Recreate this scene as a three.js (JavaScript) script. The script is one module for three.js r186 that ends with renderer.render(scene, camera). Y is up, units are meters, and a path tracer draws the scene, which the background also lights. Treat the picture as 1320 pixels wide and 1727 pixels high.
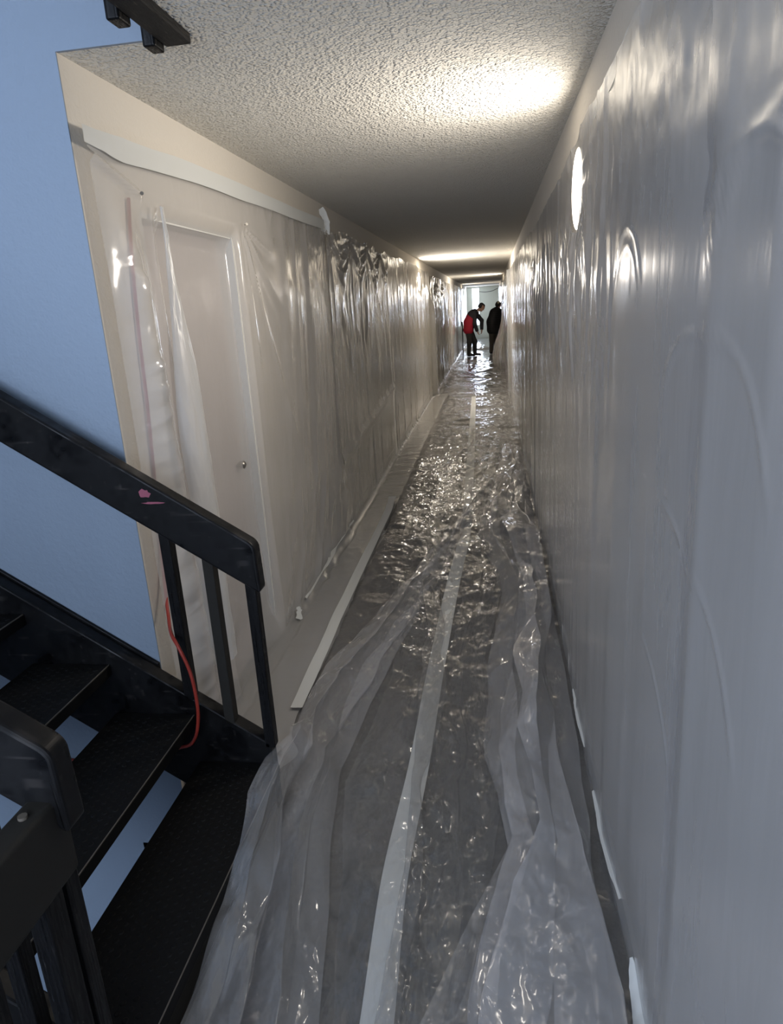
import * as THREE from 'three';
import { mergeGeometries } from 'three/addons/utils/BufferGeometryUtils.js';
import { RoundedBoxGeometry } from 'three/addons/geometries/RoundedBoxGeometry.js';
import { MarchingCubes } from 'three/addons/objects/MarchingCubes.js';
import { RectAreaLightUniformsLib } from 'three/addons/lights/RectAreaLightUniformsLib.js';

// ---------------------------------------------------------------- camera, sky, light, exposure
RectAreaLightUniformsLib.init();
const scene = new THREE.Scene();
const camera = new THREE.PerspectiveCamera(2 * Math.atan(863.5 / 1168.07) * 180 / Math.PI, 1320 / 1727, 0.05, 120);
{ // the phone is pitched 16 degrees down, turned 8 degrees left of the corridor and slightly rolled
  const X = [0.98875532, -0.0178484, -0.14847338], D = [0.05962895, 0.95756363, 0.28198633], Z = [0.13713971, -0.2876688, 0.94786041];
  const row = (k, s) => new THREE.Vector3(s * X[k], -s * D[k], -s * Z[k]);
  camera.quaternion.setFromRotationMatrix(new THREE.Matrix4().makeBasis(row(0, 1), row(1, -1), row(2, -1)));
  camera.position.set(0, 1.7, 0);
}
const EXPOSURE = 1.3, LAMP = 56, DAY = 4.0, FAR_DAY = 15;
const SKY = new THREE.Color().setRGB(0.62, 0.8, 1.12);
scene.background = SKY.clone().multiplyScalar(1.6);
function windowLight(w, h, at, towards, power, color) {       // daylight that comes in through a window pane
  const l = new THREE.RectAreaLight(color, power, w, h);
  l.position.set(...at); l.lookAt(at[0] + towards[0], at[1] + towards[1], at[2] + towards[2]);
  scene.add(l); return l;
}
const COOL = new THREE.Color().setRGB(0.8, 0.9, 1.08);
windowLight(3.0, 3.2, [-1.3, 2.3, 2.04], [0, 0, -1], DAY, COOL);             // stair window behind the photographer
windowLight(0.36, 1.7, [-0.76, 1.52, -34.9], [0, 0, 1], FAR_DAY, COOL);        // sidelight at the far end of the corridor

const renderer = new THREE.WebGLRenderer({ antialias: true });
renderer.toneMapping = THREE.LinearToneMapping;
renderer.toneMappingExposure = EXPOSURE;
renderer.shadowMap.enabled = true;

// ---------------------------------------------------------------- helpers
function rng(a) { return () => { a |= 0; a = a + 0x6D2B79F5 | 0; let t = Math.imul(a ^ a >>> 15, 1 | a); t = t + Math.imul(t ^ t >>> 7, 61 | t) ^ t; return ((t ^ t >>> 14) >>> 0) / 4294967296; }; }
const TAB = (() => { const r = rng(77), t = new Float32Array(65536); for (let i = 0; i < 65536; i++) t[i] = r() * 2 - 1; return t; })();
const hash = (i, j, s = 0) => TAB[(Math.imul(i, 73856093) ^ Math.imul(j, 19349663) ^ Math.imul(s + 11, 83492791)) >>> 7 & 65535];
const fade = t => t * t * t * (t * (t * 6 - 15) + 10), mix = (a, b, t) => a + (b - a) * t, clamp = (x, a = 0, b = 1) => Math.min(b, Math.max(a, x));
const sstep = (a, b, x) => { const t = clamp((x - a) / (b - a)); return t * t * (3 - 2 * t); };
function noise(x, y, s = 0) { const i = Math.floor(x), j = Math.floor(y), u = fade(x - i), v = fade(y - j); return mix(mix(hash(i, j, s), hash(i + 1, j, s), u), mix(hash(i, j + 1, s), hash(i + 1, j + 1, s), u), v); }
function fbm(x, y, s = 0, o = 4) { let a = 0, k = 0.5; for (let q = 0; q < o; q++) { a += k * noise(x, y, s + q); x = x * 2.03 + 3.1; y = y * 2.03 + 1.7; k *= 0.5; } return a; }
const ridge = (x, y, s) => 1 - 2 * Math.abs(noise(x, y, s));
function facet(x, y, s = 0, P = 0) { // flat facets that meet in sharp creases, as crumpled film has; periodic over P cells when P > 0 (then without skew)
  const k = P ? 0 : (x + y) * 0.366, a = x + k, b = y + k, i = Math.floor(a), j = Math.floor(b), u = a - i, v = b - j;
  const H = P ? (p, q) => hash(((p % P) + P) % P, ((q % P) + P) % P, s) : (p, q) => hash(p, q, s);
  const d = P && ((i + j) & 1) ? 1 : 0;
  if (d) { return u + v < 1 ? H(i, j) * (1 - u - v) + H(i + 1, j) * u + H(i, j + 1) * v : H(i + 1, j + 1) * (u + v - 1) + H(i + 1, j) * (1 - v) + H(i, j + 1) * (1 - u); }
  return u > v ? H(i, j) * (1 - u) + H(i + 1, j) * (u - v) + H(i + 1, j + 1) * v : H(i, j) * (1 - v) + H(i, j + 1) * (v - u) + H(i + 1, j + 1) * u;
}
function crumple(x, y, s = 0) {
  const wx = x + 0.35 * noise(x * 0.7, y * 0.7, s + 40), wy = y + 0.35 * noise(x * 0.7, y * 0.7, s + 41);
  return 0.6 * facet(wx, wy, s) + 0.3 * facet(wx * 1.3 - wy * 1.9, wx * 1.9 + wy * 1.3, s + 1) + 0.14 * facet(wx * 4.1 + wy * 2.3, wy * 4.1 - wx * 2.3, s + 2);
}
const used = {};
function numbered(n) { if (!(n in used)) { used[n] = 0; return n; } used[n]++; return n + '_' + String(used[n]).padStart(3, '0'); }
function tag(o, label, category, group, kind) {
  if (label) o.userData.label = label;
  if (category) o.userData.category = category;
  if (group) o.userData.group = group;
  if (kind) o.userData.kind = kind;
  return o;
}
function mesh(name, geo, mat, parent = scene) {
  const m = new THREE.Mesh(Array.isArray(geo) ? mergeGeometries(geo.map(g => { const q = g.index ? g.toNonIndexed() : g; for (const k of Object.keys(q.attributes)) if (!['position', 'normal', 'uv'].includes(k)) q.deleteAttribute(k); return q; })) : geo, mat);
  m.name = parent === scene ? numbered(name) : name; m.castShadow = m.receiveShadow = true; parent.add(m); return m;
}
function thing(name, label, category, at = [0, 0, 0], group) { const g = new THREE.Group(); g.name = numbered(name); g.position.set(...at); scene.add(g); return tag(g, label, category, group); }
function struct(name, geo, mat) { return tag(mesh(name, geo, mat), null, null, null, 'structure'); }
function box(x0, x1, y0, y1, z0, z1) { // uv in metres on every face
  const g = new THREE.BoxGeometry(x1 - x0, y1 - y0, z1 - z0); g.translate((x0 + x1) / 2, (y0 + y1) / 2, (z0 + z1) / 2);
  const p = g.attributes.position, n = g.attributes.normal, u = g.attributes.uv;
  for (let i = 0; i < p.count; i++) {
    const ax = Math.abs(n.getX(i)), ay = Math.abs(n.getY(i));
    if (ax > 0.5) u.setXY(i, p.getZ(i), p.getY(i)); else if (ay > 0.5) u.setXY(i, p.getX(i), p.getZ(i)); else u.setXY(i, p.getX(i), p.getY(i));
  }
  return g;
}
function rbox(w, h, d, r = 0.006, s = 2) { return new RoundedBoxGeometry(w, h, d, s, r); }
function surf(nu, nv, P, UV, hole) { // a sheet of film: a grid of points with smooth normals, uv in metres
  const pos = new Float32Array(nu * nv * 3), uv = new Float32Array(nu * nv * 2), idx = new Uint32Array((nu - 1) * (nv - 1) * 6); let k = 0;
  for (let j = 0; j < nv; j++) for (let i = 0; i < nu; i++) { const a = j * nu + i, u = i / (nu - 1), v = j / (nv - 1), p = P(u, v), t = UV(u, v, p); pos.set(p, a * 3); uv.set(t, a * 2); if (i < nu - 1 && j < nv - 1 && !(hole && hole(p))) { idx.set([a, a + 1, a + nu, a + 1, a + nu + 1, a + nu], k); k += 6; } }
  const g = new THREE.BufferGeometry(); g.setAttribute('position', new THREE.BufferAttribute(pos, 3)); g.setAttribute('uv', new THREE.BufferAttribute(uv, 2)); g.setIndex(new THREE.BufferAttribute(idx.subarray(0, k), 1)); g.computeVertexNormals(); return g;
}
function pw(tab, z) { // piecewise smooth function of z given as [z, value] with falling z
  if (z >= tab[0][0]) return tab[0][1];
  for (let i = 1; i < tab.length; i++) if (z >= tab[i][0]) { const t = (tab[i - 1][0] - z) / (tab[i - 1][0] - tab[i][0]); return mix(tab[i - 1][1], tab[i][1], t * t * (3 - 2 * t)); }
  return tab[tab.length - 1][1];
}
const pwl = (tab, z) => { if (z >= tab[0][0]) return tab[0][1]; for (let i = 1; i < tab.length; i++) if (z >= tab[i][0]) return mix(tab[i - 1][1], tab[i][1], (tab[i - 1][0] - z) / (tab[i - 1][0] - tab[i][0])); return tab[tab.length - 1][1]; };
function tube(pts, r, seg = 80, rad = 8) { return new THREE.TubeGeometry(new THREE.CatmullRomCurve3(pts.map(p => new THREE.Vector3(...p))), seg, r, rad); }

// ---------------------------------------------------------------- textures
function tex(n, f, { color = false, float = true } = {}) {
  const a = color || !float ? new Uint8Array(n * n * 4) : new Float32Array(n * n * 4);
  for (let j = 0; j < n; j++) for (let i = 0; i < n; i++) { const c = f(i / n, j / n), k = (j * n + i) * 4; if (Array.isArray(c)) { for (let q = 0; q < 3; q++) a[k + q] = color ? clamp(c[q]) * 255 : c[q]; } else a[k] = a[k + 1] = a[k + 2] = color || !float ? clamp(c) * 255 : c; a[k + 3] = color || !float ? 255 : 1; }
  const t = new THREE.DataTexture(a, n, n, THREE.RGBAFormat, color || !float ? THREE.UnsignedByteType : THREE.FloatType);
  t.wrapS = t.wrapT = THREE.RepeatWrapping; t.magFilter = THREE.LinearFilter; t.minFilter = THREE.LinearMipmapLinearFilter; t.generateMipmaps = true;
  if (color) t.colorSpace = THREE.SRGBColorSpace; t.needsUpdate = true; return t;
}
function rep(t, x, y, turn = 0) { const c = t.clone(); c.repeat.set(x, y); c.rotation = turn; c.needsUpdate = true; return c; }
const pnoise = (x, y, P, s) => { const i = Math.floor(x), j = Math.floor(y), u = fade(x - i), v = fade(y - j), h = (a, b) => hash(((a % P) + P) % P, ((b % P) + P) % P, s); return mix(mix(h(i, j), h(i + 1, j), u), mix(h(i, j + 1), h(i + 1, j + 1), u), v); };
const crinkleTex = tex(768, (u, v) => { const wx = u + 0.03 * pnoise(u * 6, v * 6, 6, 3), wy = v + 0.03 * pnoise(u * 6, v * 6, 6, 4); return 0.5 + 0.5 * (0.55 * facet(wx * 8, wy * 8, 5, 8) + 0.3 * facet(wx * 18, wy * 18, 6, 18) + 0.15 * facet(wx * 40, wy * 40, 7, 40)); });
const popTex = (() => { // sprayed popcorn: overlapping lumps
  const n = 1024, h = new Float32Array(n * n), r = rng(5);
  for (let q = 0; q < 15000; q++) {
    const cx = r() * n, cy = r() * n, rad = (2.2 + 5.5 * r() * r()) * 1.25, hh = 0.35 + 0.65 * r(), R = Math.ceil(rad);
    for (let y = -R; y <= R; y++) for (let x = -R; x <= R; x++) { const d = (x * x + y * y) / (rad * rad); if (d < 1) { const k = ((Math.floor(cy) + y + n) % n) * n + (Math.floor(cx) + x + n) % n, v = hh * Math.sqrt(1 - d) * rad / 8; if (v > h[k]) h[k] = v; } }
  }
  return tex(n, (u, v) => h[Math.round(v * n) * n + Math.round(u * n)]);
})();
const peelTex = tex(512, (u, v) => 0.5 + 0.3 * pnoise(u * 40, v * 40, 40, 9) + 0.2 * pnoise(u * 90, v * 90, 90, 10));
const carpetTex = tex(512, (u, v) => { const a = 0.5 + 0.25 * pnoise(u * 120, v * 120, 120, 12) + 0.15 * pnoise(u * 30, v * 30, 30, 13) + 0.1 * pnoise(u * 5, v * 5, 5, 14), k = 0.62 + 0.3 * a; return [0.43 * k, 0.415 * k, 0.40 * k]; }, { color: true });
const scuffTex = tex(512, (u, v) => { const s = Math.max(0, pnoise(u * 14, v * 90, 90, 15) - 0.72) * 2 + Math.max(0, pnoise(u * 60, v * 60, 60, 16) - 0.8) * 2.4, b = 0.052 + 0.014 * pnoise(u * 9, v * 9, 9, 17); return [b + s * 0.25, b + s * 0.23, b * 1.08 + s * 0.2]; }, { color: true });
const scuffRough = tex(512, (u, v) => 0.46 + 0.2 * pnoise(u * 12, v * 12, 12, 18) + 0.12 * pnoise(u * 50, v * 50, 50, 19), { float: false });

// ---------------------------------------------------------------- materials
const std = o => new THREE.MeshStandardMaterial(o), phys = o => new THREE.MeshPhysicalMaterial(o);
const C = (r, g, b) => new THREE.Color().setRGB(r, g, b);
const M = {
  beige: std({ color: C(0.71, 0.66, 0.585), roughness: 0.75, bumpMap: rep(peelTex, 2, 2), bumpScale: 0.0012 }),
  ceiling: std({ color: C(0.78, 0.75, 0.68), roughness: 0.95, bumpMap: rep(popTex, 1.0, 1.0), bumpScale: 0.011 }),
  blue: std({ color: C(0.23, 0.288, 0.365), roughness: 0.6, bumpMap: rep(peelTex, 2, 2), bumpScale: 0.0009 }),
  white: std({ color: C(0.72, 0.71, 0.68), roughness: 0.5 }),
  doorPaint: std({ color: C(0.62, 0.56, 0.55), roughness: 0.5 }),
  endWall: std({ color: C(0.58, 0.62, 0.57), roughness: 0.8 }),
  carpet: std({ color: C(1, 1, 1), map: rep(carpetTex, 1.6, 1.6), roughness: 0.9 }),
  concrete: std({ color: C(0.32, 0.31, 0.3), roughness: 0.9 }),
  black: phys({ color: C(0.8, 0.8, 0.85), map: rep(scuffTex, 1, 1), roughnessMap: rep(scuffRough, 1, 1), roughness: 1.1, specularIntensity: 0.45 }),
  rubber: phys({ color: C(0.0055, 0.0054, 0.0053), roughness: 0.62, specularIntensity: 0.3 }),
  brownBlack: phys({ color: C(0.02, 0.0185, 0.016), roughness: 0.6, specularIntensity: 0.4 }),
  timber: phys({ color: C(2.6, 2.4, 2.1), map: rep(scuffTex, 1.5, 1.5), roughness: 0.7, specularIntensity: 0.5, bumpMap: rep(peelTex, 3, 3), bumpScale: 0.002 }),
  wornEdge: std({ color: C(0.12, 0.105, 0.085), roughness: 0.5, metalness: 0.2 }),
  pink: std({ color: C(0.28, 0.07, 0.11), roughness: 0.6 }),
  red: std({ color: C(0.3, 0.03, 0.018), roughness: 0.45 }),
  redBlur: std({ color: C(0.5, 0.1, 0.08), roughness: 0.5 }),
  tape: std({ color: C(0.68, 0.69, 0.67), roughness: 0.45, side: THREE.DoubleSide }),
  tapeClear: phys({ color: C(0.86, 0.87, 0.85), roughness: 0.3, transmission: 0.45, thickness: 0, side: THREE.DoubleSide }),
  metal: std({ color: C(0.35, 0.33, 0.3), roughness: 0.35, metalness: 0.9 }),
  glass: phys({ color: C(1, 1, 1), roughness: 0, transmission: 1, thickness: 0 }),
  frame: std({ color: C(0.1, 0.1, 0.1), roughness: 0.5 }),
  lampBase: std({ color: C(0.75, 0.74, 0.72), roughness: 0.4 }),
  skin: std({ color: C(0.42, 0.24, 0.17), roughness: 0.6 }),
  hair: std({ color: C(0.016, 0.014, 0.013), roughness: 0.6 }),
  dark: std({ color: C(0.016, 0.016, 0.02), roughness: 0.7 }),
  trousers: std({ color: C(0.02, 0.019, 0.018), roughness: 0.85 }),
  trousersBrown: std({ color: C(0.07, 0.06, 0.05), roughness: 0.85 }),
  hood: std({ color: C(0.5, 0.43, 0.38), roughness: 0.85 }),
  jacket: std({ color: C(1, 1, 1), vertexColors: true, roughness: 0.75 }),
  capBadge: std({ color: C(0.8, 0.74, 0.5), roughness: 0.6 }),
};
// clear polythene film: mostly clear, a little milky, glossy on both sides
const film = (milky, rough, bump, rx, ry, col = [0.82, 0.82, 0.83]) => phys({ color: C(...col), roughness: rough, transmission: 1 - milky, thickness: 0, ior: 1.5, side: THREE.DoubleSide, bumpMap: rep(crinkleTex, rx, ry), bumpScale: bump });
M.filmFloor = film(0.1, 0.11, 0.007, 1.6, 1.6, [0.88, 0.88, 0.88]);
M.filmFold = film(0.18, 0.11, 0.003, 1.4, 0.9, [0.9, 0.9, 0.91]);
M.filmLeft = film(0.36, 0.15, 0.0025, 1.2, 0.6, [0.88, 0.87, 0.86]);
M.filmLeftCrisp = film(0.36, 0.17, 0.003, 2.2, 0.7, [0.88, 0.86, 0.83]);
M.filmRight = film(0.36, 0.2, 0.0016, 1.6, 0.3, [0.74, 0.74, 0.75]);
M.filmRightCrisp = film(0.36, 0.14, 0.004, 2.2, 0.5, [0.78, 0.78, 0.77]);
M.filmPleat = film(0.5, 0.3, 0.003, 2, 0.6, [0.86, 0.86, 0.85]);

// ---------------------------------------------------------------- the setting
const XL = -1.19, XR = 0.34, ZC = -2.07, HC = 2.44, ZE = -35.2, ZB = 2.1;
struct('floor', [box(-0.8, 0.54, -0.25, 0, ZC - 0.008, ZB), box(-1.39, 0.54, -0.25, 0, ZE - 0.2, ZC - 0.008)], M.carpet);
struct('floor', [box(-3.9, 0.54, -2.9, -2.75, ZC - 0.2, ZB + 0.2)], M.concrete);
struct('ceiling', [box(-0.79, 0.54, HC, 2.72, ZC - 0.012, ZB), box(-1.39, 0.54, HC, 2.72, ZE - 0.2, ZC - 0.012)], M.ceiling);
struct('ceiling', [box(-3.9, 0.7, 5.0, 5.2, ZC - 0.2, ZB + 0.2)], M.white);
struct('wall_right', [box(XR, 0.54, -0.25, HC, ZE, ZB)], M.beige);
struct('wall_left', [box(-1.39, XL, 0, HC, -2.42, ZC - 0.005), box(-1.39, XL, 2.07, HC, -3.32, -2.42), box(-1.39, XL, 0, HC, ZE, -3.32)], M.beige);
struct('wall_stair', [box(-3.9, XL, -2.75, HC, ZC - 0.005, ZC), box(-3.9, -1.39, -2.75, HC, ZC - 0.2, ZC - 0.005), box(-3.9, -0.79, HC, 2.72, ZC - 0.012, ZC), box(-3.9, 0.54, 2.72, 5.0, ZC - 0.2, ZC), box(XL, -0.8, -2.75, -0.004, ZC - 0.004, ZC + 0.002), box(-1.39, 0.54, -2.75, -0.25, ZC - 0.2, ZC)], M.blue);
struct('wall_side', [box(-4.1, -3.9, -2.75, 5.0, ZC - 0.2, ZB + 0.2)], M.blue);
struct('wall_landing', [box(0.54, 0.74, -2.75, 5.0, ZC - 0.2, ZB + 0.2)], M.blue);
struct('wall_back', [box(-3.9, -2.85, -2.75, 5.0, ZB, ZB + 0.2), box(0.25, 0.54, -2.75, 5.0, ZB, ZB + 0.2), box(-2.85, 0.25, -2.75, 0.65, ZB, ZB + 0.2), box(-2.85, 0.25, 3.95, 5.0, ZB, ZB + 0.2)], M.blue);
struct('wall_end', [box(-0.58, 0.54, 0, HC, ZE, ZE + 0.15), box(-1.39, -0.94, 0, HC, ZE, ZE + 0.15), box(-0.94, -0.58, 0, 0.65, ZE, ZE + 0.15), box(-0.94, -0.58, 2.38, HC, ZE, ZE + 0.15)], M.endWall);
{ // windows
  const w = thing('window_1', 'tall stair window behind the landing', null); w.userData.kind = 'structure';
  const z0 = ZB + 0.05, z1 = ZB + 0.12, F = [box(-2.85, -2.79, 0.65, 3.95, z0, z1), box(0.19, 0.25, 0.65, 3.95, z0, z1), box(-2.79, 0.19, 0.65, 0.71, z0, z1), box(-2.79, 0.19, 3.89, 3.95, z0, z1), box(-1.33, -1.27, 0.71, 3.89, z0, z1)];
  mesh('frame', F, M.frame, w); mesh('pane', box(-2.79, -1.33, 0.71, 3.89, ZB + 0.08, ZB + 0.086), M.glass, w); mesh('pane', box(-1.27, 0.19, 0.71, 3.89, ZB + 0.08, ZB + 0.086), M.glass, w);
  const e = thing('window_2', 'bright narrow window at the far end of the corridor', null); e.userData.kind = 'structure';
  const bright = std({ color: C(0.8, 0.85, 0.9), emissive: COOL, emissiveIntensity: 4 });
  mesh('frame', [box(-0.94, -0.92, 0.65, 2.38, ZE + 0.12, ZE + 0.17), box(-0.6, -0.58, 0.65, 2.38, ZE + 0.12, ZE + 0.17), box(-0.92, -0.6, 2.36, 2.38, ZE + 0.12, ZE + 0.17), box(-0.92, -0.6, 0.65, 0.67, ZE + 0.12, ZE + 0.17)], M.white, e);
  mesh('pane', box(-0.92, -0.6, 0.67, 2.36, ZE + 0.08, ZE + 0.09), bright, e);
}
{ // the door behind the film on the left
  const d = thing('door_1', 'pale door behind the plastic film on the left wall', null); d.userData.kind = 'structure';
  mesh('door_panel', box(-1.3, -1.262, 0.01, 2.05, -3.3, -2.44), M.doorPaint, d);
  mesh('jamb', box(-1.32, XL - 0.001, 0, 2.07, -2.4395, -2.42), M.white, d); mesh('jamb', box(-1.32, XL + 0.004, 0, 2.07, -3.335, -3.3005), M.white, d); mesh('head_jamb', box(-1.32, XL - 0.001, 2.0505, 2.07, -3.3, -2.44), M.white, d);
  const k = new THREE.SphereGeometry(0.022, 16, 12); k.translate(-1.238, 1.0, -3.22); mesh('knob', k, M.metal, d);
}
struct('baseboard_left', [box(XL, XL + 0.012, 0, 0.09, -2.41, ZC - 0.03), box(XL, XL + 0.012, 0, 0.09, ZE + 0.2, -3.34)], M.white);
struct('baseboard_right', [box(XR - 0.012, XR, 0, 0.09, ZE + 0.2, ZB)], M.white);

// ---------------------------------------------------------------- the staircase
const ZS = -2.0, RISE = 0.19, RUN = 0.285, X1 = -0.772, SL = RISE / RUN;   // far stringer face, step
const ZN = -0.99;                                                         // near end of the treads
function slopedBoard(x0, x1, yTop, yBot, z0, z1, { plumb = true, r = 0.006 } = {}) { // board following the pitch between x0 (low end) and x1 (high end)
  const s = new THREE.Shape(), y = (x, c) => c - SL * (x - X1) ;
  s.moveTo(x0, y(x0, yBot)); s.lineTo(x0, y(x0, yTop)); s.lineTo(x1, y(x1, yTop)); s.lineTo(x1, y(x1, yBot)); s.closePath();
  const g = new THREE.ExtrudeGeometry(s, { depth: z1 - z0 - 2 * r, bevelEnabled: true, bevelThickness: r, bevelSize: r, bevelOffset: -r, bevelSegments: 2 }); g.translate(0, 0, z0 + r); return g;
}
{
  const st = thing('staircase', 'black open-riser staircase with studded treads climbing left beside the blue wall', 'staircase', [0, 0, 0]);
  mesh('stringer', slopedBoard(-0.79, -2.9, 0.255, -0.15, -2.055, ZS), M.black, st);
  mesh('stringer', slopedBoard(-0.79, -2.9, 0.255, -0.15, ZN, ZN + 0.05), M.black, st);
  const studG = []; { const g0 = new THREE.CylinderGeometry(0.006, 0.0085, 0.0016, 8, 1); for (let z = ZS + 0.03; z < ZN - 0.02; z += 0.026) for (let k = 0; k < 10; k++) { const g = g0.clone(); g.translate(-RUN / 2 + 0.024 + k * 0.0262, 0.0218, z - (ZS + ZN) / 2 + (k % 2) * 0.013); studG.push(g); } }
  const studs = mergeGeometries(studG);
  for (let i = 0; i < 7; i++) {
    const x = X1 - i * RUN - RUN / 2, y = RISE * (i + 1);
    const t = mesh('tread', rbox(RUN + 0.012, 0.042, ZN - ZS, 0.005), M.rubber, st); t.position.set(x, y - 0.021, (ZS + ZN) / 2);
    const s = mesh('stud', studs, M.rubber, t); s.userData.kind = 'stuff';
    const e = mesh('nosing_edge', rbox(0.003, 0.004, ZN - ZS - 0.01, 0.001), M.wornEdge, t); e.position.set(RUN / 2 + 0.004, 0.0215, 0);
  }
  const railShape = (z0, z1) => { // thick board rail with a blunt lower end
    const s = new THREE.Shape(), y = (x, c) => c - SL * 0.975 * (x + 0.74);
    s.moveTo(-0.748, 0.862); s.quadraticCurveTo(-0.738, 0.862, -0.738, 0.875); s.lineTo(-0.742, 1.0); s.quadraticCurveTo(-0.742, 1.022, -0.765, y(-0.765, 1.02)); s.lineTo(-2.9, y(-2.9, 1.02)); s.lineTo(-2.9, y(-2.9, 0.862)); s.closePath();
    const g = new THREE.ExtrudeGeometry(s, { depth: z1 - z0 - 0.016, bevelEnabled: true, bevelThickness: 0.008, bevelSize: 0.008, bevelOffset: -0.008, bevelSegments: 3 }); g.translate(0, 0, z0 + 0.008); return g;
  };
  const h1 = mesh('handrail', railShape(-2.0, -1.945), M.black, st);
  const h2 = mesh('handrail', railShape(-0.953, -0.9), M.black, st);
  const chip = (px, py, rx, ry, seed) => { const s = new THREE.Shape(), r = rng(seed); for (let k = 0; k < 14; k++) { const a = k / 14 * 2 * Math.PI, q = 0.65 + 0.5 * r(); s[k ? 'lineTo' : 'moveTo'](px + rx * q * Math.cos(a), py + ry * q * Math.sin(a)); } const g = new THREE.ExtrudeGeometry(s, { depth: 0.0012, bevelEnabled: false }); g.translate(0, 0, -1.9455); return g; };
  tag(mesh('paint_chip', chip(-1.075, 1.195, 0.022, 0.016, 3), M.pink, h1), 'pink bare patch on the handrail face');
  tag(mesh('paint_chip', chip(-1.05, 1.165, 0.035, 0.004, 4), M.pink, h1), 'thin pink scratch on the handrail face');
  const bal = (x, z0, z1) => { const y0 = 0.25 - SL * (x - X1) - 0.012, y1 = 0.875 - SL * 0.975 * (x + 0.74) + 0.02, g = rbox(0.036, y1 - y0, z1 - z0, 0.004); g.translate(x, (y0 + y1) / 2, (z0 + z1) / 2); return g; };
  for (let k = 0; k < 3; k++) mesh('baluster', bal(-0.793 - 0.1355 * k, -2.04, -2.0), k % 2 ? M.brownBlack : M.black, st);
  for (let k = 0; k < 14; k++) mesh('baluster', bal(-0.793 - 0.1355 * k, -0.945, -0.908), M.black, st);
}
struct('trim_3', [box(-0.83, -0.805, -0.27, 0.145, -1.995, ZN - 0.005)], M.brownBlack);   // dark board under the first tread
// skirting against the blue wall above the stringer
struct('trim_1', slopedBoard(XL, -2.9, 0.265, 0.15, -2.0695, -2.056, { r: 0.003 }), M.black);
{ // guard along the landing edge, running towards the photographer
  const g = thing('guard_rail', 'thick black guard rail at lower left on square posts along landing edge', 'railing');
  const r = rbox(0.055, 0.165, 1.35, 0.012); r.translate(-0.785, 0.842, -0.26); mesh('top_rail', r, M.brownBlack, g);
  for (let k = 0; k < 8; k++) { const b = rbox(0.04, 0.74, 0.05, 0.004); b.translate(-0.792, 0.39, -0.87 + k * 0.165); mesh('baluster', b, M.black, g); }
  const p = rbox(0.06, 0.07, 1.35, 0.006); p.translate(-0.795, 0.06, -0.26); mesh('bottom_rail', p, M.brownBlack, g);
  const bolt = new THREE.CylinderGeometry(0.008, 0.008, 0.006, 10); bolt.translate(-0.785, 0.927, -0.86); mesh('bolt', bolt, M.wornEdge, g);
}
struct('trim_2', [box(-0.822, -0.801, -0.27, 0.02, ZC + 0.02, ZB - 0.01)], M.brownBlack);   // dark fascia on the slab edge
{ // railing of the floor above, seen from below
  const u = thing('upper_railing', 'dark timber rail edge of the floor above with baluster ends below the ceiling', 'railing');
  const f = rbox(0.073, 0.32, 4.1, 0.005); f.translate(-0.8275, 2.576, -0.018); mesh('fascia', f, M.timber, u);
  for (let k = 0; k < 16; k++) { const b = rbox(0.036, 1.2, 0.062, 0.006); b.translate(-0.883, 3.0, -2.03 + k * 0.185); mesh('baluster', b, M.black, u); }
  const t = rbox(0.06, 0.1, 4.1, 0.01); t.translate(-0.883, 3.62, -0.018); mesh('top_rail', t, M.black, u);
}

// ---------------------------------------------------------------- lamps
function sconce(z, side, label, power = 1) {
  const x = side > 0 ? XR : XL, g = thing('wall_lamp', label, 'lamp', [x, 2.09, z]);
  const back = new THREE.CylinderGeometry(0.146, 0.146, 0.01, 48); back.rotateZ(Math.PI / 2); back.translate(-side * 0.005, 0, 0); mesh('base', back, M.lampBase, g);
  const pts = []; for (let k = 0; k <= 12; k++) { const a = k / 12 * Math.PI / 2; pts.push(new THREE.Vector2(0.142 * Math.cos(a) + 1e-4, 0.014 * Math.sin(a))); }
  const d = new THREE.LatheGeometry(pts, 48); d.rotateZ(side * Math.PI / 2); d.translate(-side * 0.01, 0, 0);
  mesh('diffuser', d, std({ color: C(0.9, 0.88, 0.84), emissive: C(1, 0.9, 0.76), emissiveIntensity: 6 }), g);
  const l = new THREE.RectAreaLight(C(1, 0.915, 0.81), LAMP * power, 0.24, 0.24); l.position.set(-side * 0.03, 0, 0); g.add(l); l.rotation.y = side > 0 ? Math.PI / 2 : -Math.PI / 2;
}
sconce(-2.95, 1, 'round lit wall lamp on the near right wall, largest of the lamps');
sconce(-12.0, -1, 'round lit wall lamp on left wall film, halfway along corridor', 4.2);
sconce(-20.8, 1, 'round lit wall lamp on the right wall near the two workers', 4);
sconce(-29.3, -1, 'round lit wall lamp on left wall beyond the two workers', 3);

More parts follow.
